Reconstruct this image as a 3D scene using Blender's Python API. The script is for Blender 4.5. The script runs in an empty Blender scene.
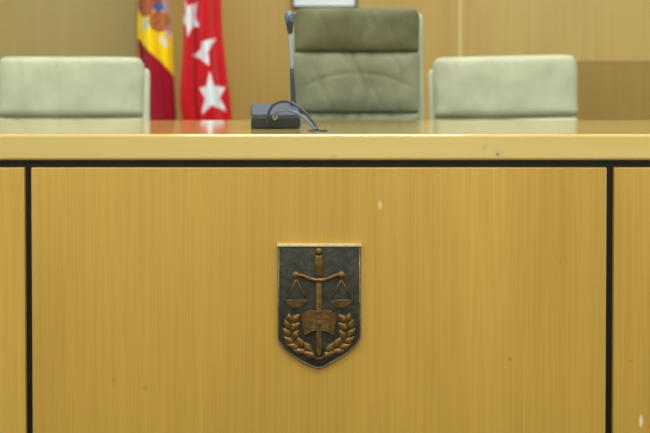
import bpy, bmesh, math, random
from mathutils import Vector, Matrix, noise
import numpy as np
C = bpy.context.scene.collection
SC = bpy.context.scene
PI = math.pi
random.seed(4)

# ------------------------------------------------------------------ camera
FPX = 1000.0
TILT = math.radians(1.1)
SHIFT = -0.1835
CAM = Vector((0.013, -2.2, 1.221))
cd = bpy.data.cameras.new('camera')
cd.sensor_width = 36.0
cd.lens = FPX / 650 * 36
cd.shift_y = SHIFT
cd.dof.use_dof = True
cd.dof.focus_distance = 2.2
cd.dof.aperture_fstop = 2.7
cam = bpy.data.objects.new('camera', cd)
cam.location = CAM
cam.rotation_euler = (PI / 2 - TILT, 0, 0)
C.objects.link(cam)
SC.camera = cam

# ------------------------------------------------------------------ world, lights, exposure
w = bpy.data.worlds.new('world'); SC.world = w
w.use_nodes = True
w.node_tree.nodes['Background'].inputs[0].default_value = (0.85, 0.95, 0.92, 1)
w.node_tree.nodes['Background'].inputs[1].default_value = 0.3
SC.view_settings.view_transform = 'Standard'
SC.view_settings.look = 'None'
SC.view_settings.gamma = 1
SC.view_settings.use_curve_mapping = False
SC.view_settings.exposure = -0.66

def area(name, loc, sx, sy, power, col, rot=(0, 0, 0)):
    l = bpy.data.lights.new(name, 'AREA'); l.shape = 'RECTANGLE'
    l.size = sx; l.size_y = sy; l.energy = power; l.color = col
    o = bpy.data.objects.new(name, l); o.location = loc; o.rotation_euler = rot
    C.objects.link(o); return o
WARM = (0.83, 0.95, 0.9)
for lx in (-2.2, 0.0, 2.2):
    area('ceiling_lamp', (lx, -3.0, 2.96), 1.2, 0.6, 74, WARM)
    area('ceiling_lamp', (lx, -1.2, 2.96), 1.2, 0.6, 56, WARM)
    area('ceiling_lamp', (lx, 0.95, 2.96), 1.2, 0.5, 58, (0.84, 0.96, 0.92))

def at(px, py, d):
    """photo point at horizontal distance d from the camera -> world point"""
    X = (px - 325) / FPX; Y = (216.5 + SHIFT * 650 - py) / FPX
    dy = math.cos(TILT) + Y * math.sin(TILT); dz = -math.sin(TILT) + Y * math.cos(TILT)
    k = d / dy
    return Vector((CAM.x + X * k, CAM.y + d, CAM.z + dz * k))

def lin(r, g, b):
    f = lambda c: (c / 255 / 12.92) if c / 255 <= 0.04045 else ((c / 255 + 0.055) / 1.055) ** 2.4
    return (f(r), f(g), f(b), 1.0)

# ------------------------------------------------------------------ materials
def base_mat(name, col, rough=0.5, metal=0.0, coat=0.0, spec=0.5):
    m = bpy.data.materials.new(name); m.use_nodes = True
    b = m.node_tree.nodes['Principled BSDF']
    b.inputs['Base Color'].default_value = col
    b.inputs['Roughness'].default_value = rough
    b.inputs['Metallic'].default_value = metal
    b.inputs['Coat Weight'].default_value = coat
    b.inputs['Specular IOR Level'].default_value = spec
    return m
def N(m, t): return m.node_tree.nodes.new(t)
def L(m, a, b): m.node_tree.links.new(a, b)

def noisy(name, c1, c2, scale=(20, 20, 20), rough=0.5, metal=0.0, bump=0.0, bscale=60, coat=0, detail=4, spec=0.5, lo=0.35, hi=0.65, bdist=0.002):
    m = base_mat(name, c1, rough, metal, coat, spec)
    b = m.node_tree.nodes['Principled BSDF']
    tc = N(m, 'ShaderNodeTexCoord'); mp = N(m, 'ShaderNodeMapping'); mp.inputs['Scale'].default_value = scale
    no = N(m, 'ShaderNodeTexNoise'); no.inputs['Scale'].default_value = 1; no.inputs['Detail'].default_value = detail
    rp = N(m, 'ShaderNodeValToRGB')
    rp.color_ramp.elements[0].position = lo; rp.color_ramp.elements[0].color = c1
    rp.color_ramp.elements[1].position = hi; rp.color_ramp.elements[1].color = c2
    L(m, tc.outputs['Object'], mp.inputs[0]); L(m, mp.outputs[0], no.inputs['Vector'])
    L(m, no.outputs[0], rp.inputs[0]); L(m, rp.outputs[0], b.inputs['Base Color'])
    if bump:
        n2 = N(m, 'ShaderNodeTexNoise'); n2.inputs['Scale'].default_value = bscale; n2.inputs['Detail'].default_value = 5
        bp = N(m, 'ShaderNodeBump'); bp.inputs['Strength'].default_value = bump; bp.inputs['Distance'].default_value = bdist
        L(m, tc.outputs['Object'], n2.inputs['Vector']); L(m, n2.outputs[0], bp.inputs['Height']); L(m, bp.outputs[0], b.inputs['Normal'])
    return m

def wood(name, ca, cb, axis='z', offset=(0, 0, 0), rough=0.35, coat=0.3, crough=0.12, marks=(), broad=2.2, fine=260, contrast=1.0, spec=0.5):
    """veneer: broad tonal bands plus fine grain, long along the axis; marks are knots or scuffs with their own place"""
    m = base_mat(name, ca, rough, 0, coat, spec)
    b = m.node_tree.nodes['Principled BSDF']
    b.inputs['Coat Roughness'].default_value = crough
    tc = N(m, 'ShaderNodeTexCoord')
    long = {'x': 0, 'y': 1, 'z': 2}[axis]
    def layer(s, st, detail, off):
        mp = N(m, 'ShaderNodeMapping'); v = [s, s, s]; v[long] = s * st
        mp.inputs['Scale'].default_value = v; mp.inputs['Location'].default_value = (off + offset[0], off * 2 + offset[1], off * 3 + offset[2])
        n = N(m, 'ShaderNodeTexNoise'); n.inputs['Scale'].default_value = 1; n.inputs['Detail'].default_value = detail
        n.inputs['Distortion'].default_value = 0.4
        L(m, tc.outputs['Object'], mp.inputs[0]); L(m, mp.outputs[0], n.inputs['Vector'])
        return n.outputs[0]
    a = layer(broad, 0.18, 3, 1.3); f = layer(fine, 0.012, 3, 4.1); g = layer(26, 0.05, 4, 7.7)
    def math_(op, x, y):
        n = N(m, 'ShaderNodeMath'); n.operation = op
        for i, q in enumerate((x, y)):
            if isinstance(q, (int, float)): n.inputs[i].default_value = q
            else: L(m, q, n.inputs[i])
        return n.outputs[0]
    s = math_('ADD', math_('MULTIPLY', a, 0.5), math_('ADD', math_('MULTIPLY', f, 0.34), math_('MULTIPLY', g, 0.22)))
    rp = N(m, 'ShaderNodeValToRGB')
    h = 0.22 / contrast
    rp.color_ramp.elements[0].position = 0.53 - h; rp.color_ramp.elements[0].color = cb
    rp.color_ramp.elements[1].position = 0.53 + h; rp.color_ramp.elements[1].color = ca
    L(m, s, rp.inputs[0])
    out = rp.outputs[0]
    for (p, r, col, stre, sq) in marks:
        mp = N(m, 'ShaderNodeMapping'); mp.vector_type = 'POINT'
        sc = (1 / r, 0.0, 1 / (r * sq)) if axis != 'q' else (1 / r, 1 / r, 1 / r)
        mp.inputs['Scale'].default_value = sc
        mp.inputs['Location'].default_value = (-p[0] * sc[0], 0, -p[2] * sc[2])
        ln = N(m, 'ShaderNodeVectorMath'); ln.operation = 'LENGTH'
        L(m, tc.outputs['Object'], mp.inputs[0]); L(m, mp.outputs[0], ln.inputs[0])
        mr = N(m, 'ShaderNodeMapRange'); mr.inputs['From Min'].default_value = 0.3; mr.inputs['From Max'].default_value = 1.0
        mr.inputs['To Min'].default_value = stre; mr.inputs['To Max'].default_value = 0
        L(m, ln.outputs['Value'], mr.inputs['Value'])
        mx = N(m, 'ShaderNodeMix'); mx.data_type = 'RGBA'
        L(m, mr.outputs[0], mx.inputs[0]); L(m, out, mx.inputs[6]); mx.inputs[7].default_value = col
        out = mx.outputs[2]
    L(m, out, b.inputs['Base Color'])
    bp = N(m, 'ShaderNodeBump'); bp.inputs['Strength'].default_value = 0.04; bp.inputs['Distance'].default_value = 0.0005
    L(m, f, bp.inputs['Height']); L(m, bp.outputs[0], b.inputs['Normal'])
    return m

# ------------------------------------------------------------------ mesh helpers
def obj(name, bm, m, parent=None, smooth=False, mats=None):
    me = bpy.data.meshes.new(name)
    bmesh.ops.recalc_face_normals(bm, faces=bm.faces)
    bm.to_mesh(me); bm.free()
    if smooth:
        for p in me.polygons: p.use_smooth = True
        if smooth == 'auto':
            try: me.set_sharp_from_angle(angle=math.radians(38))
            except Exception: pass
    for mm in (mats or [m]): me.materials.append(mm)
    o = bpy.data.objects.new(name, me); C.objects.link(o)
    if parent: o.parent = parent
    return o
def thing(name, label, cat, loc=(0, 0, 0), rotz=0, group=None):
    o = bpy.data.objects.new(name, None); C.objects.link(o)
    o.location = loc; o.rotation_euler = (0, 0, rotz); o.empty_display_size = 0.1
    o['label'] = label; o['category'] = cat
    if group: o['group'] = group
    return o
def struct(name, bm, m, **k):
    o = obj(name, bm, m, **k); o['kind'] = 'structure'; return o

def add_box(bm, lo, hi, bev=0.0, seg=2):
    r = bmesh.ops.create_cube(bm, size=1)
    vs = r['verts']
    for v in vs:
        v.co = Vector([(lo[i] + hi[i]) / 2 + v.co[i] * (hi[i] - lo[i]) for i in range(3)])
    if bev:
        es = list({e for v in vs for e in v.link_edges})
        bmesh.ops.bevel(bm, geom=es, offset=bev, segments=seg, affect='EDGES', profile=0.5)
def box(lo, hi, bev=0.0, seg=2):
    bm = bmesh.new(); add_box(bm, lo, hi, bev, seg); return bm

def smooth_path(pts, k=8):
    P = [Vector(p) for p in pts]; out = []
    Q = [P[0] * 2 - P[1]] + P + [P[-1] * 2 - P[-2]]
    for i in range(1, len(Q) - 2):
        for j in range(k):
            t = j / k; a, b, c, d = Q[i - 1:i + 3]
            out.append(0.5 * ((2 * b) + (c - a) * t + (2 * a - 5 * b + 4 * c - d) * t * t + (3 * b - a - 3 * c + d) * t ** 3))
    out.append(P[-1]); return out
def add_tube(bm, path, rad, n=12, flat=None, cap=True):
    """rad: number or list; flat = squash of the ring along world y"""
    rings = []; m = len(path); up = None
    for i, p in enumerate(path):
        t = (path[min(i + 1, m - 1)] - path[max(i - 1, 0)]).normalized()
        if up is None:
            up = t.cross(Vector((0, 1, 0)))
            if up.length < 1e-3: up = t.cross(Vector((1, 0, 0)))
            up.normalize()
        up = (up - t * up.dot(t)).normalized(); s = t.cross(up)
        r = rad[i] if isinstance(rad, (list, tuple)) else rad
        ring = []
        for k in range(n):
            a = 2 * PI * k / n
            off = (up * math.cos(a) + s * math.sin(a)) * r
            if flat: off.y *= flat
            ring.append(bm.verts.new(p + off))
        rings.append(ring)
    for a, b in zip(rings, rings[1:]):
        for k in range(n): bm.faces.new((a[k], a[(k + 1) % n], b[(k + 1) % n], b[k]))
    if cap: bm.faces.new(rings[0][::-1]); bm.faces.new(rings[-1])
def add_lathe(bm, prof, centre, axis='z', n=32):
    """prof: (radius, height) list"""
    rings = []
    c = Vector(centre)
    for r, h in prof:
        ring = []
        for k in range(n):
            a = 2 * PI * k / n; x, y = r * math.cos(a), r * math.sin(a)
            v = {'z': (x, y, h), 'y': (x, h, y), 'x': (h, x, y)}[axis]
            ring.append(bm.verts.new(c + Vector(v)))
        rings.append(ring)
    for a, b in zip(rings, rings[1:]):
        for k in range(n): bm.faces.new((a[k], a[(k + 1) % n], b[(k + 1) % n], b[k]))
    bm.faces.new(rings[0][::-1]); bm.faces.new(rings[-1])
def add_prism(bm, poly, y0, y1, bev=0.0, seg=2):
    """poly: (x, z) outline, from y0 (back) to y1 (front, smaller y)"""
    back = [bm.verts.new((x, y0, z)) for x, z in poly]
    front = [bm.verts.new((x, y1, z)) for x, z in poly]
    n = len(poly)
    bm.faces.new(back); ff = bm.faces.new(front[::-1])
    for k in range(n): bm.faces.new((back[k], front[k], front[(k + 1) % n], back[(k + 1) % n]))
    if bev:
        bmesh.ops.bevel(bm, geom=list(ff.edges), offset=bev, segments=seg, affect='EDGES', profile=0.5)

# ------------------------------------------------------------------ the setting
m_carpet = noisy('carpet', lin(72, 66, 60), lin(88, 82, 74), (90, 90, 90), 0.95, bump=0.3, bscale=300)
m_plaster = noisy('plaster', lin(225, 220, 205), lin(232, 228, 214), (5, 5, 5), 0.9, bump=0.1, bscale=120)
m_ceil = noisy('ceiling_board', lin(235, 233, 226), lin(240, 239, 232), (30, 30, 30), 0.9, bump=0.15, bscale=200)
RX, RY0, RY1, RH, DZ = 4.2, -4.8, 2.70, 3.0, 0.35
bm = bmesh.new()
prof = [(RY0, -0.1), (RY1, -0.1), (RY1, DZ), (-0.25, DZ), (-0.25, 0.0), (RY0, 0.0)]
vs0 = [bm.verts.new((-RX, y, z)) for y, z in prof]; vs1 = [bm.verts.new((RX, y, z)) for y, z in prof]
bm.faces.new(vs0); bm.faces.new(vs1[::-1])
for k in range(6): bm.faces.new((vs0[k], vs1[k], vs1[(k + 1) % 6], vs0[(k + 1) % 6]))
struct('floor', bm, m_carpet)
struct('ceiling', box((-RX, RY0, RH), (RX, RY1, RH + 0.1)), m_ceil)
struct('wall_left', box((-RX - 0.1, RY0, -0.1), (-RX, RY1 + 0.2, RH + 0.1)), m_plaster)
struct('wall_right', box((RX, RY0, -0.1), (RX + 0.1, RY1 + 0.2, RH + 0.1)), m_plaster)
struct('wall_front', box((-RX - 0.1, RY0 - 0.1, -0.1), (RX + 0.1, RY0, RH + 0.1)), m_plaster)

# back wall: veneered boards with their own tones, thin shadow gaps, light fillet
WD = RY1 - CAM.y
def wx(px): return at(px, 60, WD).x
def wz(py): return at(325, py, WD).z
seamA, seamB, seamC = wx(137), wx(460), wx(587)
zsplit = wz(62); ztop = wz(7)
wv_left = wood('veneer_dull', lin(180, 154, 92), lin(164, 138, 78), offset=(3, 1, 0), rough=0.4, coat=0.25, crough=0.25, broad=3, fine=90)
wv_mid = wood('veneer_honey', lin(198, 159, 84), lin(180, 141, 68), offset=(9, 4, 0), rough=0.4, coat=0.25, crough=0.25, broad=3, fine=90)
wv_right = wood('veneer_warm', lin(204, 168, 96), lin(184, 146, 76), offset=(14, 8, 0), rough=0.4, coat=0.25, crough=0.25, broad=3, fine=90)
wv_dark = wood('veneer_brown', lin(170, 137, 70), lin(152, 118, 55), offset=(20, 2, 0), rough=0.4, coat=0.25, crough=0.25, broad=3, fine=90)
m_fillet = wood('pale_fillet', lin(232, 212, 150), lin(222, 198, 136), rough=0.4)
bm = bmesh.new()
mi = []
def board(x0, x1, z0, z1, idx):
    n0 = len(bm.faces); add_box(bm, (x0 + 0.0012, RY1, z0 + 0.0012), (x1 - 0.0012, RY1 + 0.05, z1 - 0.0012), 0.001, 1)
    bm.faces.ensure_lookup_table()
    for f in bm.faces[n0:]: f.material_index = idx
XS = [-RX, seamA - 1.2, seamA, seamB, seamB + 1.2, RX]
for i in range(5):
    board(XS[i], XS[i + 1], DZ, RH, [0, 0, 1, 2, 3][i]) if i not in (3, 4) else None
board(seamB, RX, zsplit, RH, 2); board(seamB, RX, DZ, zsplit, 3)
n0 = len(bm.faces); add_box(bm, (-RX - 0.1, RY1 + 0.05, -0.1), (RX + 0.1, RY1 + 0.15, RH + 0.1))
struct('wall_back', bm, None, mats=[wv_left, wv_mid, wv_right, wv_dark])
struct('trim_1', box((seamB - 0.005, RY1 - 0.003, DZ), (seamB + 0.005, RY1 + 0.01, RH), 0.001), m_fillet)

# ------------------------------------------------------------------ the bench
def P0(px, py, d=2.2): return at(px, py, d)
zt_panel = P0(319, 167.6).z; zb_slab = P0(319, 160.3).z
TOPZ = 1.0975
gl0, gl1 = P0(24, 170).x, P0(31, 170).x
gr0, gr1 = P0(607, 170).x, P0(614.5, 170).x
k1 = P0(380, 205); k2 = P0(327, 150); k3 = P0(641, 421); k4 = P0(145, 388); k5 = P0(510, 359); k6 = P0(118, 308)
dk = lin(120, 84, 36); pale = lin(236, 214, 160)
VA, VB = lin(208, 162, 72), lin(174, 128, 48)
wp = wood('bench_veneer', VA, VB, offset=(2, 0, 5), rough=0.42, coat=0.3, crough=0.3, broad=2.6,
          marks=[(k1, 0.006, pale, 0.55, 2.2), (k4, 0.006, dk, 0.35, 1), (k5, 0.006, dk, 0.35, 1.2), (P0(114, 380), 0.008, dk, 0.25, 2), (P0(560, 262), 0.006, dk, 0.25, 1)])
wp2 = wood('bench_veneer_side', VA, VB, offset=(31, 0, 9), rough=0.42, coat=0.3, crough=0.3, broad=2.6,
           marks=[(k3, 0.006, lin(245, 235, 205), 0.7, 3), (P0(631, 361), 0.005, dk, 0.4, 1)])
m_black = noisy('black_laminate', lin(7, 7, 8), lin(12, 12, 14), (50, 50, 50), 0.5)
scr = P0(498, 155)
wtop = wood('bench_top_varnish', lin(216, 182, 108), lin(204, 168, 94), axis='x', offset=(5, 0, 0), rough=0.3, coat=1.0, crough=0.07, broad=5, fine=200,
            marks=[(P0(484, 147), 0.007, lin(150, 118, 90), 0.4, 1), (P0(497.5, 153.5), 0.012, lin(184, 160, 128), 0.75, 1.1),
                   (P0(333, 156), 0.012, lin(160, 125, 70), 0.4, 0.4)])
XW = 1.95
bench = thing('judges_bench', 'long honey wooden bench with pale glossy top and black shadow gaps', 'bench', (0, 0.35, 0))
def bobj(name, bm, m, parent, **k):
    """bench parts are laid out in world coordinates"""
    o = obj(name, bm, m, parent, **k); o.location = -Vector(parent.location); return o
bm = bmesh.new()
add_box(bm, (-XW, -0.006, zb_slab), (XW, 0.735, TOPZ), 0.0072, 10)
bobj('desktop', bm, wtop, bench)
bobj('carcass', box((-XW + 0.03, 0.016, 0.0), (XW - 0.03, 0.07, zb_slab)), m_black, bench)
for ex in (-XW + 0.03, XW - 0.055):
    bobj('end_panel', box((ex, 0.07, DZ), (ex + 0.025, 0.62, zb_slab), 0.001), wp2, bench)
for i, (x0, x1) in enumerate(((-XW + 0.03, gl0), (gl1, gr0), (gr1, XW - 0.03))):
    o = bobj('front_panel', box((x0, 0.0, 0.1), (x1, 0.016, zt_panel), 0.0022, 3), wp if i == 1 else wp2, bench)
bm = bmesh.new()
add_lathe(bm, [(0.0021, 0.0), (0.0021, -0.0006), (0.0014, -0.0009), (0.0008, -0.0004)], (P0(497, 154).x, -0.006, P0(497, 154).z), 'y', 20)
bobj('screw', bm, base_mat('screw_brown', lin(96, 70, 44), 0.4, 0.6), bench, smooth='auto')

# ------------------------------------------------------------------ the plaque
def S(px, py): p = P0(px, py); return (p.x, p.z)
m_plate = noisy('dark_patina', lin(38, 34, 29), lin(62, 55, 46), (75, 75, 75), 0.42, 0.35, bump=0.8, bscale=140, bdist=0.0012)
m_bronze = noisy('worn_bronze', lin(134, 97, 46), lin(92, 66, 33), (150, 150, 150), 0.34, 0.5, bump=0.25, bscale=400, bdist=0.0005)
m_rim = noisy('worn_highlit_edge', lin(128, 110, 72), lin(84, 72, 48), (80, 80, 80), 0.4, 0.5)  # worn rim metal, also used for the painted highlight lines on the book
m_rimtop = noisy('top_edge_highlight', lin(226, 208, 150), lin(212, 190, 130), (80, 80, 80), 0.4, 0.3)  # worn top edge with the highlight from above put into its colour
pc = P0(319, 366)
plq = thing('shield_plaque', 'dark bronze shield plaque with sword, scales, open book and laurel on bench front', 'plaque', (pc.x, -0.0005, pc.z))
def pobj(name, bm, m, parent=plq, **k):
    o = obj(name, bm, m, parent, **k)
    if parent is plq: o.location = -Vector(plq.location) + Vector((0, 0, 0))
    return o
PY = -0.0005           # back of the plaque
F = PY - 0.007         # face of the plate
low = [(360.6, 333), (359.8, 337.5), (357.5, 342), (353, 347), (346, 352.8), (336, 358.8), (327, 363.6), (319.2, 366.8), (312, 364.9), (302, 360.3), (292, 354.3), (285, 348.5), (280.6, 343), (278.5, 338), (278, 333)]
low = [(p.x, p.y) for p in smooth_path([Vector((a, b, 0)) for a, b in low], 4)]
outl = [(278, 244.5), (360.6, 244.5)] + low
bm = bmesh.new(); add_prism(bm, [S(*p) for p in outl][::-1], PY, F, 0.0012, 2)
pobj('plate', bm, m_plate, smooth='auto')
# raised edge down the two sides and round the tip
bm = bmesh.new()
pth = [Vector((S(*p)[0], F + 0.0005, S(*p)[1])) for p in [(360, 246)] + outl[2:] + [(278.6, 246)]]
pth = [p + Vector(((P0(319, 300).x - p.x) * 0.012, 0, 0)) for p in pth]
add_tube(bm, pth, 0.0016, 8)
pobj('side_rim', bm, m_rim, smooth=True)
a, b = S(277.2, 243), S(361.2, 246)
pobj('top_rim', box((a[0], F - 0.0035, b[1]), (b[0], PY, a[1]), 0.0012, 2), m_rimtop, smooth='auto')
# sword
def ridge(bm, poly, depth):
    """outline with a roof-like ridge down its long axis"""
    pts = [S(*p) for p in poly]
    cx = sum(p[0] for p in pts) / len(pts)
    add_prism(bm, pts, F + 0.001, F - depth, depth * 0.45, 2)
sw = pobj('sword', None or (lambda bm: (ridge(bm, [(316.1, 277), (321.7, 277), (321.6, 350), (320.6, 353.5), (319, 355), (317.4, 353.5), (316.3, 350)], 0.0035), bm)[1])(bmesh.new()), m_bronze, smooth='auto')
bm = bmesh.new(); ridge(bm, [(315, 254.5), (322.8, 254.5), (323, 258), (322.8, 275), (315.2, 275), (314.8, 258)], 0.0055)
h = obj('hilt', bm, m_bronze, sw, smooth='auto')
bm = bmesh.new(); cpx = S(318.8, 250.6)
add_lathe(bm, [(0.0085, 0.0), (0.0085, -0.003), (0.0065, -0.006), (0.003, -0.0075), (0.0005, -0.008)], (cpx[0], F + 0.001, cpx[1]), 'y', 28)
obj('pommel', bm, m_bronze, sw, smooth='auto')
# beam of the scales
bpts = [(296.3, 274.4), (300, 274), (305, 275.6), (311, 278), (318.8, 279.2), (326.5, 278), (332.5, 275.6), (337.5, 273.8), (341, 274.2)]
bm = bmesh.new()
pp = smooth_path([Vector((S(*p)[0], F - 0.003, S(*p)[1])) for p in bpts], 5)
rr = [0.0034 + 0.0017 * (1 - abs(2 * i / (len(pp) - 1) - 1)) for i in range(len(pp))]
add_tube(bm, pp, rr, 10)
for e in (bpts[0], bpts[-1]):
    q = S(*e); add_lathe(bm, [(0.0085, 0.0), (0.0085, -0.003), (0.0065, -0.0055), (0.003, -0.0068), (0.0005, -0.007)], (q[0], F + 0.001, q[1]), 'y', 24)
beam = pobj('scale_beam', bm, m_bronze, smooth='auto')
for sx in (-1, 1):
    cx = 318.8 + sx * 22.6; hx = cx - sx * 0.2
    bm = bmesh.new()
    L0, R0 = S(cx - 11.6, 299), S(cx + 11.6, 299)
    pts = [L0, R0] + [S(cx + 10.2 * math.cos(t), 300.2 + 6.2 * math.sin(t)) for t in [PI * k / 14 for k in range(0, 15)]]
    add_prism(bm, pts[::-1], F + 0.001, F - 0.0035, 0.0012, 2)
    p = pobj('scale_pan', bm, m_bronze, smooth='auto')
    bm = bmesh.new()
    add_tube(bm, [Vector((L0[0] - 0.001, F - 0.0042, L0[1])), Vector((R0[0] + 0.001, F - 0.0042, R0[1]))], 0.0013, 8)
    obj('pan_lip', bm, m_rim, p, smooth=True)
    for s2 in (-1, 1):
        bm = bmesh.new(); q0 = S(hx, 278.5); q1 = S(cx + s2 * 9.9, 298.8)
        add_tube(bm, [Vector((q0[0], F - 0.001, q0[1])), Vector((q1[0], F - 0.001, q1[1]))], 0.0013, 8)
        obj('cord', bm, m_bronze, p, smooth=True)
# open book
def page(bm, side):
    c = 319.0; nu, nv = 14, 10
    grid = []
    for j in range(nv + 1):
        v = j / nv; row = []
        for i in range(nu + 1):
            u = i / nu
            xo = (18.0 * (1 - v) + 14.6 * v) * u
            top = 311.2 - 2.6 * math.sin(PI * min(1, u * 1.15)) + 1.6 * u * u
            bot = 329.6 - 1.2 * math.sin(PI * min(1, u * 1.3)) + 4.2 * u * u
            x, z = S(c + side * xo, top * (1 - v) + bot * v)
            lift = 0.0028 + 0.0042 * math.sin(PI * min(1.0, 0.12 + u * 0.86)) 
            row.append(bm.verts.new((x, F - lift, z)))
        grid.append(row)
    for j in range(nv):
        for i in range(nu): bm.faces.new((grid[j][i], grid[j][i + 1], grid[j + 1][i + 1], grid[j + 1][i]))
    edge = grid[0] + [r[-1] for r in grid[1:]] + grid[-1][-2::-1] + [r[0] for r in grid[-2:0:-1]]
    bk = [bm.verts.new((v.co.x, F + 0.001, v.co.z)) for v in edge]
    for k in range(len(edge)): bm.faces.new((edge[k], edge[(k + 1) % len(edge)], bk[(k + 1) % len(edge)], bk[k]))
bm = bmesh.new(); page(bm, -1); page(bm, 1)
bk_ = pobj('open_book', bm, m_bronze, smooth='auto')
for side in (-1, 1):
    for (a0, a1, a2, wid) in ((326.2, 1.2, 3.4, 15.3), (311.4, 2.6, 1.6, 17.8), (329.3, 1.2, 4.2, 14.6)):
        ln = []
        for i in range(12):
            u = i / 11
            py = a0 - a1 * math.sin(PI * min(1, u * (1.15 if a1 > 2 else 1.3))) + a2 * u * u
            x, z = S(319 + side * wid * u, py); lift = 0.0033 + 0.0042 * math.sin(PI * min(1.0, 0.12 + u * 0.86))
            ln.append(Vector((x, F - lift, z)))
        bm = bmesh.new(); add_tube(bm, ln, 0.0008, 6)
        obj('page_edge_highlight', bm, m_rim, bk_, smooth=True)  # pale tubes drawn as the highlight lines along the pages
a, b = S(316, 319), S(322, 324.5)
obj('book_crest', box((a[0], F - 0.0065, b[1]), (b[0], F - 0.002, a[1]), 0.0012, 2), m_bronze, bk_, smooth='auto')
# laurel sprays
def leaf(bm, px, py, ang, ln=11.5, wd=3.5):
    ln *= 1.08; wd *= 1.18
    """domed pointed leaf; ang in degrees, 0 = right, 90 = up in the photograph"""
    ca, sa = math.cos(math.radians(ang)), math.sin(math.radians(ang))
    n = 9; rows = []
    for i in range(n + 1):
        t = i / n; hw = wd * (math.sin(PI * t ** 0.8) ** 0.75 if 0 < t < 1 else 0.0) + 0.15
        row = []
        for j in range(-3, 4):
            s = j / 3; a = (t - 0.5) * ln; o = s * hw
            x, z = S(px + a * ca - o * sa, py - (a * sa + o * ca))
            lift = (1 - s * s) * 0.006 * (math.sin(PI * (0.06 + 0.88 * t)) ** 0.6)
            if j == 0: lift -= 0.0008 * math.sin(PI * t)
            row.append(bm.verts.new((x, F + 0.0006 - lift, z)))
        rows.append(row)
    for a, b in zip(rows, rows[1:]):
        for j in range(6): bm.faces.new((a[j], a[j + 1], b[j + 1], b[j]))
LV = [(308.5, 353.2, 158, 13, 3.3), (299.5, 350.2, 170, 12, 3.0), (307.5, 346.5, 122, 12, 3.4), (293, 345.5, 158, 12, 3.2), (299.8, 341.2, 118, 11.5, 3.4),
      (288.6, 339.5, 140, 11.5, 3.2), (296, 333.5, 60, 10, 3.2), (286.6, 331.5, 132, 11, 3.2), (295.5, 325.5, 40, 10.5, 3.4), (287, 323.5, 112, 11, 3.2),
      (296, 317.5, 50, 10.5, 3.4), (289.5, 317, 105, 9, 2.8)]
for side in (-1, 1):
    br = [(319 - side * -1.5, 356.5), (311, 354.8), (303, 349.5), (296.5, 342.5), (292, 335), (291, 327), (292, 318), (293, 313)]
    bm = bmesh.new()
    pt = [(p[0] if side < 0 else 638 - p[0], p[1]) for p in [(322.5, 358.2)] + br[1:]]
    add_tube(bm, smooth_path([Vector((S(*p)[0], F - 0.0008, S(*p)[1])) for p in pt], 4), 0.0012, 8)
    spray = pobj('laurel_spray', bm, m_bronze, smooth='auto')
    for (lx, ly, la, ll, lw) in LV:
        bm = bmesh.new()
        if side < 0: leaf(bm, lx, ly, la, ll, lw)
        else: leaf(bm, 638 - lx, ly, 180 - la, ll, lw)
        obj('leaf', bm, m_bronze, spray, smooth=True)

# ------------------------------------------------------------------ microphone unit
m_box = noisy('dark_plastic', lin(30, 31, 34), lin(36, 37, 40), (200, 200, 200), 0.38, bump=0.1, bscale=900, bdist=0.0003)
m_boxtop = noisy('plastic_reflection_tint', lin(66, 80, 104), lin(74, 88, 112), (200, 200, 200), 0.33, bump=0.1, bscale=900, bdist=0.0003)  # bluish reflection on the sloped top, put into the plastic's colour
m_stem = base_mat('gunmetal', lin(142, 150, 176), 0.3, 0.5)
m_stemd = base_mat('dark_gunmetal', lin(62, 68, 82), 0.32, 0.4)
m_grill = noisy('microphone_mesh', lin(34, 40, 56), lin(130, 142, 172), (300, 300, 300), 0.4, 0.5, bump=0.6, bscale=900, bdist=0.0006)
m_cable = base_mat('grey_cable', lin(92, 98, 114), 0.25)
m_cabled = base_mat('charcoal_cable', lin(44, 46, 54), 0.35)
m_plug = base_mat('steel_plug', lin(150, 146, 138), 0.3, 0.7)
dB = 2.435
mb = at(275.9, 127, dB)
mic = thing('desk_microphone', 'dark grey gooseneck conference microphone standing on the glossy bench top', 'microphone', (mb.x, mb.y, TOPZ))
W2 = 24.8 / 1000 * dB
# wedge base, local coordinates: front at y=0
side = [(0.0, 0.002), (0.0, 0.029), (0.006, 0.032), (0.135, 0.056), (0.145, 0.05), (0.145, 0.002)]
bm = bmesh.new()
va = [bm.verts.new((-W2, y, z)) for y, z in side]; vb = [bm.verts.new((W2, y, z)) for y, z in side]
bm.faces.new(va[::-1]); bm.faces.new(vb); 
for k in range(6): bm.faces.new((va[k], vb[k], vb[(k + 1) % 6], va[(k + 1) % 6]))
bmesh.ops.bevel(bm, geom=list(bm.edges), offset=0.0025, segments=2, affect='EDGES')
bb = obj('base_box', bm, m_box, mic, smooth='auto')
bm = bmesh.new()   # top plate, its reflection painted in as blue-grey
n_ = Vector((0, -0.024, 0.129)).normalized()
for (y, z, x) in ((0, 0, 0),):
    c = [(-W2 + 0.0025, 0.008), (W2 - 0.0025, 0.008), (W2 - 0.0025, 0.133), (-W2 + 0.0025, 0.133)]
    lo = [bm.verts.new((x, y, 0.0318 + (y - 0.006) * 0.024 / 0.129)) for x, y in c]
    hi = [bm.verts.new(Vector((x, y, 0.0318 + (y - 0.006) * 0.024 / 0.129)) + n_ * 0.0022) for x, y in c]
    bm.faces.new(lo[::-1]); bm.faces.new(hi)
    for k in range(4): bm.faces.new((lo[k], lo[(k + 1) % 4], hi[(k + 1) % 4], hi[k]))
obj('top_plate', bm, m_boxtop, mic)
for fx in (-W2 + 0.012, W2 - 0.012):
    for fy in (0.014, 0.13):
        bm = bmesh.new(); add_lathe(bm, [(0.006, 0), (0.006, 0.003)], (fx, fy, 0), 'z', 16)
        obj('rubber_foot', bm, m_cabled, mic)
YAW = math.radians(4.5)
mic.rotation_euler.z = YAW
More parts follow.
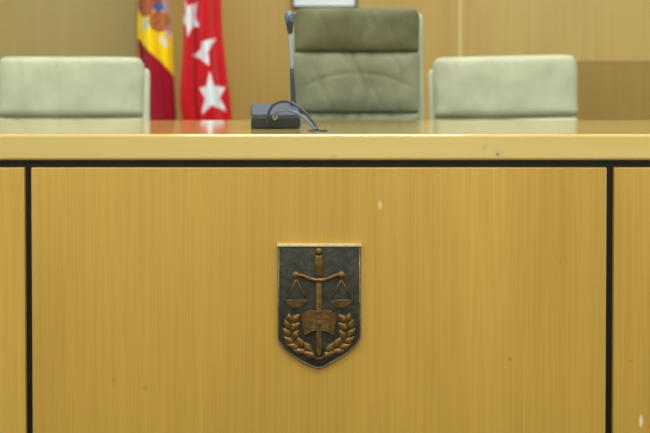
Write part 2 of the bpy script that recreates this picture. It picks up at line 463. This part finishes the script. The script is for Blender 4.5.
def ml(px, py, d):
    v = Matrix.Rotation(-YAW, 3, 'Z') @ (at(px, py, d) - Vector(mic.location))
    v.z = max(v.z, 0.0036); return v
dS = dB + 0.115
bot = ml(293.4, 104, dS); top = ml(290.0, 30, dS)
bm = bmesh.new()
def onstem(py): t = (104 - py) / 74; return bot.lerp(top, t)
add_tube(bm, [onstem(106), onstem(102), onstem(97), onstem(85), onstem(68), onstem(67)], [0.0095, 0.0075, 0.0064, 0.0058, 0.0052, 0.004], 16)
obj('lower_sleeve', bm, m_stemd, mic, smooth='auto')
bm = bmesh.new()
pth = []; rr = []
for i in range(120):
    py = 68 - i * (68 - 30) / 119; pth.append(onstem(py)); rr.append(0.0037 + 0.0004 * math.sin(i * 1.6))
add_tube(bm, pth, rr, 12); obj('gooseneck', bm, m_stem, mic, smooth=True)
bm = bmesh.new()
add_tube(bm, [onstem(69), onstem(68.5), onstem(65.5), onstem(65)], [0.0045, 0.0058, 0.0058, 0.0045], 16); obj('collar', bm, m_stem, mic, smooth='auto')
bm = bmesh.new()
add_tube(bm, [onstem(y) for y in (34, 32.5, 27, 23, 22)], [0.0045, 0.0066, 0.0085, 0.0105, 0.0108], 20)
hd = obj('microphone_head', bm, m_stemd, mic, smooth='auto')
bm = bmesh.new()
add_tube(bm, [onstem(y) for y in (22.2, 20, 16.5, 14, 12.4, 11.4, 11)], [0.0112, 0.0122, 0.0124, 0.0114, 0.0088, 0.0048, 0.001], 20)
obj('grille', bm, m_grill, hd, smooth='auto')
# connector plug on the front face and the two leads to the desk grommet
pl = ml(275, 117.4, dB - 0.006)
bm = bmesh.new()
add_lathe(bm, [(0.0074, 0.010), (0.0074, -0.006), (0.006, -0.009), (0.0038, -0.010), (0.0036, -0.018)], (pl.x, pl.y, pl.z), 'y', 20)
obj('connector_plug', bm, m_plug, mic, smooth='auto')
dG = 2.318
ga = [ml(275, 117.4, dB - 0.02), ml(275.6, 113.5, dB - 0.036), ml(281.5, 110.9, dB - 0.05), ml(292, 111.4, dB - 0.07), ml(301.5, 115.8, dB - 0.085), ml(309, 122.3, dB - 0.1), ml(314.6, 128.6, dG + 0.004), ml(315.6, 131.5, dG)]
bm = bmesh.new(); add_tube(bm, smooth_path(ga, 8), 0.0034, 12); obj('cable', bm, m_cable, mic, smooth=True)
gb = [ml(268, 126.2, dB - 0.0), ml(267.3, 124.6, dB - 0.012), ml(268.3, 114, dB - 0.022), ml(273.2, 105.4, dB - 0.03), ml(281.5, 101.6, dB - 0.04), ml(290, 102.4, dB - 0.055), ml(298.8, 107.4, dB - 0.07), ml(308, 115.6, dB - 0.09), ml(315.8, 126.5, dG + 0.008), ml(317, 131.5, dG)]
bm = bmesh.new(); add_tube(bm, smooth_path(gb, 8), 0.0032, 12); obj('cable', bm, m_cabled, mic, smooth=True)
g = at(318, 130.3, dG); g.z = TOPZ
gr = obj('cable_grommet', (lambda bm: (add_lathe(bm, [(0.023, 0.0), (0.0235, 0.0012), (0.021, 0.0026), (0.012, 0.003), (0.011, 0.0012)], (0, 0, 0), 'z', 32), bm)[1])(bmesh.new()), m_box, smooth='auto')
gr.location = g; gr['label'] = 'small round dark cable grommet in the bench top beside the microphone'; gr['category'] = 'grommet'

# ------------------------------------------------------------------ chairs
m_sage = noisy('pale_sage_suede', lin(176, 172, 146), lin(188, 184, 158), (9, 9, 9), 0.9, bump=0.35, bscale=30, spec=0.2, bdist=0.003)
m_sage_e = noisy('pale_sage_shell', lin(200, 198, 172), lin(208, 206, 182), (9, 9, 9), 0.85, spec=0.2)
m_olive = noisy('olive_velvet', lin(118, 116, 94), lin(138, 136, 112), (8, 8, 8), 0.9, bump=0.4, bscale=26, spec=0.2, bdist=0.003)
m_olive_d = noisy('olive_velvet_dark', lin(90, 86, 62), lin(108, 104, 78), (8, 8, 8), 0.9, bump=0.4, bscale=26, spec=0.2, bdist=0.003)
m_olive_e = noisy('olive_shell', lin(166, 168, 138), lin(178, 180, 150), (9, 9, 9), 0.85, spec=0.2)
m_chrome = base_mat('brushed_steel', lin(170, 170, 172), 0.25, 1.0)
m_dkp = base_mat('chair_black', lin(30, 30, 32), 0.5)
def pad(cx, cy, cz, hw, hd, hh, r, fn=None, cuts=44, tilt=0.0, piv=None):
    bm = bmesh.new(); bmesh.ops.create_cube(bm, size=2)
    bmesh.ops.subdivide_edges(bm, edges=bm.edges[:], cuts=cuts, use_grid_fill=True)
    H = Vector((hw, hd, hh)); I = Vector([max(h - r, 0.0) for h in H])
    for v in bm.verts:
        p = v.co; u, t, s = p.x, p.y, p.z
        q = Vector((p.x * H.x, p.y * H.y, p.z * H.z))
        c = Vector([max(-I[i], min(I[i], q[i])) for i in range(3)])
        d = q - c
        q = c + d.normalized() * r if d.length > 1e-9 else q
        if fn: q = fn(q, u, t, s)
        v.co = q + Vector((cx, cy, cz))
    if tilt:
        M = Matrix.Translation(piv) @ Matrix.Rotation(-tilt, 4, 'X') @ Matrix.Translation(-piv)
        bmesh.ops.transform(bm, matrix=M, verts=bm.verts)
    return bm
def make_chair(label, loc, rotz, hw, segs, top, fab, fab_top, shell, tilt=math.radians(6), roll=0.0, creases='mid', pr=0.024, sw=0.004, sdx=0.0, sdrop=0.033):
    t = thing('office_chair', label, 'chair', loc, rotz, 'judges chairs behind the bench')
    piv = Vector((0, 0.22, 0.45))
    zc = top
    for i, hgt in enumerate(segs):
        z1 = zc; z0 = zc - hgt; zc = z0 - 0.001
        def fn(q, u, t_, s, i=i, hgt=hgt):
            if t_ < 0:
                k = -min(0, t_)
                q.y -= 0.018 * (1 - u ** 6) * (1 - abs(s) ** (10 if creases != 'mid' else 5)) * k
                n = noise.noise(Vector((q.x * 9 + i * 7 + loc[0] * 5, q.z * 5, 3)))
                n2 = noise.noise(Vector((q.x * 26 + i * 3, q.z * 14, 9 + loc[0])))
                q.y -= ((0.007 if creases == 'mid' else 0.004) * n + 0.0025 * n2) * k
                if creases == 'mid':
                    # wandering vertical creases near the middle and a sagging arc on the second pad
                    for cxx, am in ((-0.02, 0.005), (0.012, 0.007), (0.05, 0.003), (-0.11, 0.003), (0.13, 0.004)):
                        wv = cxx + 0.012 * math.sin(q.z * 30 + i * 2 + cxx * 40) - (q.z * 0.15)
                        q.y += am * math.exp(-((q.x - wv) / 0.007) ** 2) * k
                    if i == 1:
                        arc = 0.028 - 1.5 * q.x * q.x
                        q.y += 0.0022 * math.exp(-((q.z - arc) / 0.008) ** 2) * k * max(0, 1 - (abs(q.x) / 0.19) ** 4)
                else:
                    # small gathers below the top seam
                    for cxx in (-0.06, -0.035, -0.01, 0.02, -0.19):
                        g_ = cxx + (s - 1) * -0.03
                        q.y += 0.004 * math.exp(-((q.x - g_) / 0.006) ** 2) * max(0, min(1, (s - 0.1) * 1.3)) * k
            q.x *= 1 + 0.006 * math.sin(s * 3 + i)
            q.z -= 0.004 * (1 - u * u) * (1 if s < 0 else 0)
            if i == 0 and s > 0: q.z -= 0.012 * u ** 16 * s
            return q
        b = pad(0, 0.235, (z0 + z1) / 2, hw, 0.032, hgt / 2, pr, fn, 60, tilt, piv)
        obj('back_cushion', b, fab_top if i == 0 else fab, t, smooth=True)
    # shell behind the cushions, slightly wider and a little lower
    H = top - 0.5
    b = pad(sdx, 0.284, top - sdrop - H / 2, hw + sw, 0.022, H / 2, 0.020, None, 24, tilt, piv)
    obj('back_shell', b, shell, t, smooth=True)
    obj('seat', pad(0, -0.02, 0.445, hw, 0.22, 0.055, 0.045, lambda q, u, t_, s: q + Vector((0, 0, 0.012 * (1 - u * u) * (1 - t_ * t_) * (s > 0))), 20), fab, t, smooth=True)
    for sx in (-1, 1):
        bm = bmesh.new()
        X = sx * (hw + 0.012)
        add_tube(bm, smooth_path([Vector((X * 0.85, 0.12, 0.42)), Vector((X, 0.13, 0.5)), Vector((X, 0.12, 0.59)), Vector((X, 0.0, 0.632)), Vector((X, -0.16, 0.624))], 6), 0.014, 12)
        a = obj('armrest', bm, m_chrome, t, smooth=True)
        obj('arm_pad', pad(X, -0.04, 0.645, 0.028, 0.13, 0.014, 0.012, None, 10), fab, a, smooth=True)
    bm = bmesh.new(); add_lathe(bm, [(0.06, 0.39), (0.06, 0.37), (0.025, 0.36), (0.025, 0.2), (0.03, 0.2), (0.03, 0.07)], (0, 0, 0), 'z', 24)
    obj('gas_column', bm, m_chrome, t, smooth='auto')
    for k in range(5):
        an = 2 * PI * k / 5 + 0.3; dr = Vector((math.cos(an), math.sin(an), 0))
        bm = bmesh.new(); add_tube(bm, [dr * 0.02 + Vector((0, 0, 0.10)), dr * 0.14 + Vector((0, 0, 0.09)), dr * 0.245 + Vector((0, 0, 0.072))], [0.024, 0.02, 0.014], 12)
        lg = obj('base_leg', bm, m_chrome, t, smooth='auto')
        bm = bmesh.new(); c = dr * 0.235
        add_lathe(bm, [(0.02, -0.024), (0.029, -0.02), (0.029, -0.004), (0.02, -0.003), (0.02, 0.003), (0.029, 0.004), (0.029, 0.02), (0.02, 0.024)], (c.x, c.y, 0.0295), 'x', 20)
        obj('castor', bm, m_dkp, lg, smooth='auto')
    if roll:
        for c in t.children:
            if c.name.startswith('back'): c.rotation_euler.y = roll
    return t
def chair_at(px, ptop, d, hw, segs_px, **k):
    """backrest front near distance d"""
    tp = at(px, ptop, d); top = tp.z - DZ
    segs = [s / 1000 * d for s in segs_px]
    yb = tp.y - 0.24 - (top - 0.45) * math.tan(math.radians(6))
    return make_chair(loc=(tp.x, yb, DZ), top=top + 0.003, hw=hw, segs=segs, **k)
chair_at(79, 57, 3.65, 0.2595, [60, 58], label='pale sage padded chair at left, beside the red and yellow flag', rotz=math.radians(5), sdx=0.014, pr=0.02,
         fab=m_sage, fab_top=m_sage, shell=m_sage_e, creases='side')
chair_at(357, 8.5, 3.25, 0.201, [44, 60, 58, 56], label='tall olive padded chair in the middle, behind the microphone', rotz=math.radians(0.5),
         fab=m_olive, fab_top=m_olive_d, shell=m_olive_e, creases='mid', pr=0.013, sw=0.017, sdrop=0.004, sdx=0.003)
chair_at(502.0, 56, 3.65, 0.2575, [61, 58], label='pale sage padded chair at right, in front of bare wood panelling', rotz=math.radians(-5), roll=math.radians(-1.2), sdx=-0.012, pr=0.02,
         fab=m_sage, fab_top=m_sage, shell=m_sage_e, creases='side')

# ------------------------------------------------------------------ flags
def inside(poly, x, y):
    r = False; n = len(poly); j = n - 1
    for i in range(n):
        xi, yi = poly[i]; xj, yj = poly[j]
        if (yi > y) != (yj > y) and x < (xj - xi) * (y - yi) / (yj - yi) + xi: r = not r
        j = i
    return r
def m_cloth(name):
    m = base_mat(name, (1, 1, 1, 1), 0.7, spec=0.1)
    b = m.node_tree.nodes['Principled BSDF']; b.inputs['Sheen Weight'].default_value = 0.15
    at_ = N(m, 'ShaderNodeAttribute'); at_.attribute_name = 'dye'; L(m, at_.outputs['Color'], b.inputs['Base Color'])
    return m
m_pole = wood('pole_wood', lin(120, 84, 46), lin(100, 66, 34), rough=0.35)
m_brass = base_mat('brass', lin(190, 150, 70), 0.25, 1.0)
def make_flag(name, label, dF, left, right, folds, depth, colour, seed, cat='flag'):
    """hanging folded cloth gathered round its pole; left/right: edge x by photo y"""
    cxp = (np.interp(60, *zip(*left)) + np.interp(60, *zip(*right))) / 2
    c0 = at(cxp, 60, dF)
    t = thing(name, label, cat, (c0.x, c0.y, DZ))
    bm = bmesh.new(); NT, NZ = 260, 300
    z0, z1 = 0.75, 2.28
    lay = bm.verts.layers.float_color.new('dye')
    rings = []
    for j in range(NZ + 1):
        z = z0 + (z1 - z0) * j / NZ
        py = 78 - (z - CAM.z) / dF * 1000
        xl = at(np.interp(py, *zip(*left)), 60, dF).x; xr = at(np.interp(py, *zip(*right)), 60, dF).x
        cx, hw = (xl + xr) / 2, (xr - xl) / 2
        g = min(1, max(0.12, (z1 - z) / 0.35) ** 0.6)
        hw *= g; dp = depth * g
        ring = []
        for i in range(NT):
            th = 2 * PI * i / NT
            ft = th + 0.25 * math.sin(2 * th + seed) + 0.10 * (z - 1.4) * math.sin(th * 1 + seed)
            w_ = math.sin(folds * ft + seed + 0.8 * (z - 1.3)) 
            f = 0.26 * (abs(w_) ** 0.7 * (1 if w_ > 0 else -1)) + 0.10 * math.sin(folds * 2.3 // 1 * ft + 2 * seed - 1.5 * z)
            x = cx + hw * math.cos(th) * (1 + 0.02 * math.sin(9 * z + th * 2))
            y = c0.y - dp * math.sin(th) - dp * 1.5 * f * abs(math.sin(th)) ** 0.5
            x += 0.10 * hw * math.cos(folds * ft + seed) * abs(math.sin(th))
            v = bm.verts.new((x - c0.x, y - c0.y, z - DZ)); 
            fr = math.sin(th) > -0.05
            px = 325 + (x - CAM.x) / dF * 1000
            v[lay] = colour(px, py, fr); ring.append(v)
        rings.append(ring)
    for a, b in zip(rings, rings[1:]):
        for k in range(NT): bm.faces.new((a[k], a[(k + 1) % NT], b[(k + 1) % NT], b[k]))
    obj('flag_cloth', bm, m_cloth(name + '_cloth'), t, smooth=True)
    bm = bmesh.new(); add_lathe(bm, [(0.014, 0.04), (0.014, 2.1)], (0, 0, 0), 'z', 20); obj('flagpole', bm, m_pole, t, smooth='auto')
    bm = bmesh.new(); add_lathe(bm, [(0.014, 2.1), (0.02, 2.11), (0.012, 2.13), (0.022, 2.16), (0.012, 2.2), (0.001, 2.24)], (0, 0, 0), 'z', 20); obj('finial', bm, m_brass, t, smooth='auto')
    bm = bmesh.new(); add_lathe(bm, [(0.098, 0.0), (0.098, 0.012), (0.05, 0.03), (0.022, 0.06), (0.018, 0.12)], (0, 0, 0), 'z', 32); obj('flag_stand', bm, m_brass, t, smooth='auto')
    return t
YEL, RDs, TER = lin(255, 220, 14), lin(166, 16, 44), lin(176, 96, 62)
def spain(px, py, fr):
    bound = np.interp(px, [137, 149.5, 161, 170, 175], [36, 48.5, 60, 70, 79])
    if py > bound: return RDs
    if not fr: return YEL
    dist = lambda cx, cy, rx, ry: ((px - cx) / rx) ** 2 + ((py - cy) / ry) ** 2
    if py < -25: return RDs if py < -55 else YEL
    if dist(160.5, 8, 4.6, 4.4) < 1: return lin(72, 104, 176)
    if inside([(160, 37), (164, 38), (169.5, 45), (167.5, 48), (163.5, 44)], px, py): return lin(222, 222, 236)
    if dist(168.6, 35, 2.4, 4) < 1: return lin(206, 190, 204)
    if dist(161.5, 22, 9.2, 10.5) < 1: return lin(176, 104, 62) if (int(px / 2.5) + int(py / 3)) % 3 else lin(196, 128, 70)
    if dist(148.4, 24.5, 4.2, 7) < 1: return lin(206, 202, 176)
    if dist(148.5, 6, 8.4, 13) < 1: return TER if (int(px / 3) + int(py / 4)) % 4 else lin(190, 84, 66)
    if px > 164 and py < 32: return lin(190, 160, 150)
    if px > 153 and py < 5: return lin(150, 90, 66)
    return YEL
REDm, WHT = lin(214, 6, 26), lin(240, 240, 250)
STARS = [[(186.5, -1), (191, 8), (199.5, 3), (197, 17), (202, 28), (195.5, 27), (190.8, 38), (188.8, 26), (183, 22), (187.5, 14)],
         [(217, 39), (204.8, 43), (203.5, 50), (194, 56), (202.5, 58.8), (212.4, 66), (211, 53)],
         [(213, 71.5), (216.5, 85.5), (225.5, 87.5), (221, 97), (226.8, 111.5), (215, 104), (204.3, 113.5), (207.6, 98), (202.3, 88), (209.8, 86)],
         [(206, -34), (210, -24), (219, -22), (213, -14), (214, -4), (206, -10), (198, -4), (200, -14), (193, -21), (202, -24)]]
def madrid(px, py, fr):
    if fr:
        for s in STARS:
            if inside(s, px, py): return WHT
    return REDm
make_flag('national_flag', 'yellow and dark red flag with coat of arms, beside the left chair', 4.5,
          [(-200, 141), (0, 139.5), (40, 138), (119, 146), (230, 148)], [(-200, 166), (0, 170), (40, 172.5), (75, 174), (119, 176), (230, 180)], 4, 0.06, spain, 1.3)
make_flag('regional_flag', 'bright red flag with white stars, nearer the microphone', 4.45,
          [(-200, 192), (0, 185), (39, 183.7), (90, 180), (105, 180.2), (119, 183), (230, 196)], [(-200, 214), (0, 220.6), (30, 222), (60, 225.7), (100, 230.5), (119, 232), (230, 238)], 4, 0.085, madrid, 3.1)

# ------------------------------------------------------------------ framed picture on the wall
fa = at(291.8, 8, WD - 0.02); fb = at(357, 8, WD - 0.02)
HF = 0.44
fr = thing('picture_frame', 'dark framed picture with white mat on the panelling above the tall chair', 'picture', ((fa.x + fb.x) / 2, RY1 - 0.001, fa.z))
hwf = (fb.x - fa.x) / 2; tw = 0.010
m_frame = wood('frame_wood', lin(40, 28, 22), lin(30, 20, 16), rough=0.4)
bm = bmesh.new()
add_box(bm, (-hwf, -0.022, 0), (hwf, 0, tw), 0.0015); add_box(bm, (-hwf, -0.022, HF - tw), (hwf, 0, HF), 0.0015)
add_box(bm, (-hwf, -0.022, tw), (-hwf + tw, 0, HF - tw), 0.0015); add_box(bm, (hwf - tw, -0.022, tw), (hwf, 0, HF - tw), 0.0015)
obj('frame', bm, m_frame, fr, smooth='auto')
obj('mat_board', box((-hwf + tw, -0.012, tw), (hwf - tw, -0.002, HF - tw)), base_mat('mat_white', lin(236, 240, 246), 0.6), fr)
obj('print', box((-hwf + 0.06, -0.0135, 0.09), (hwf - 0.06, -0.012, HF - 0.07)), noisy('print_ink', lin(150, 160, 172), lin(176, 180, 184), (6, 6, 6), 0.5), fr)
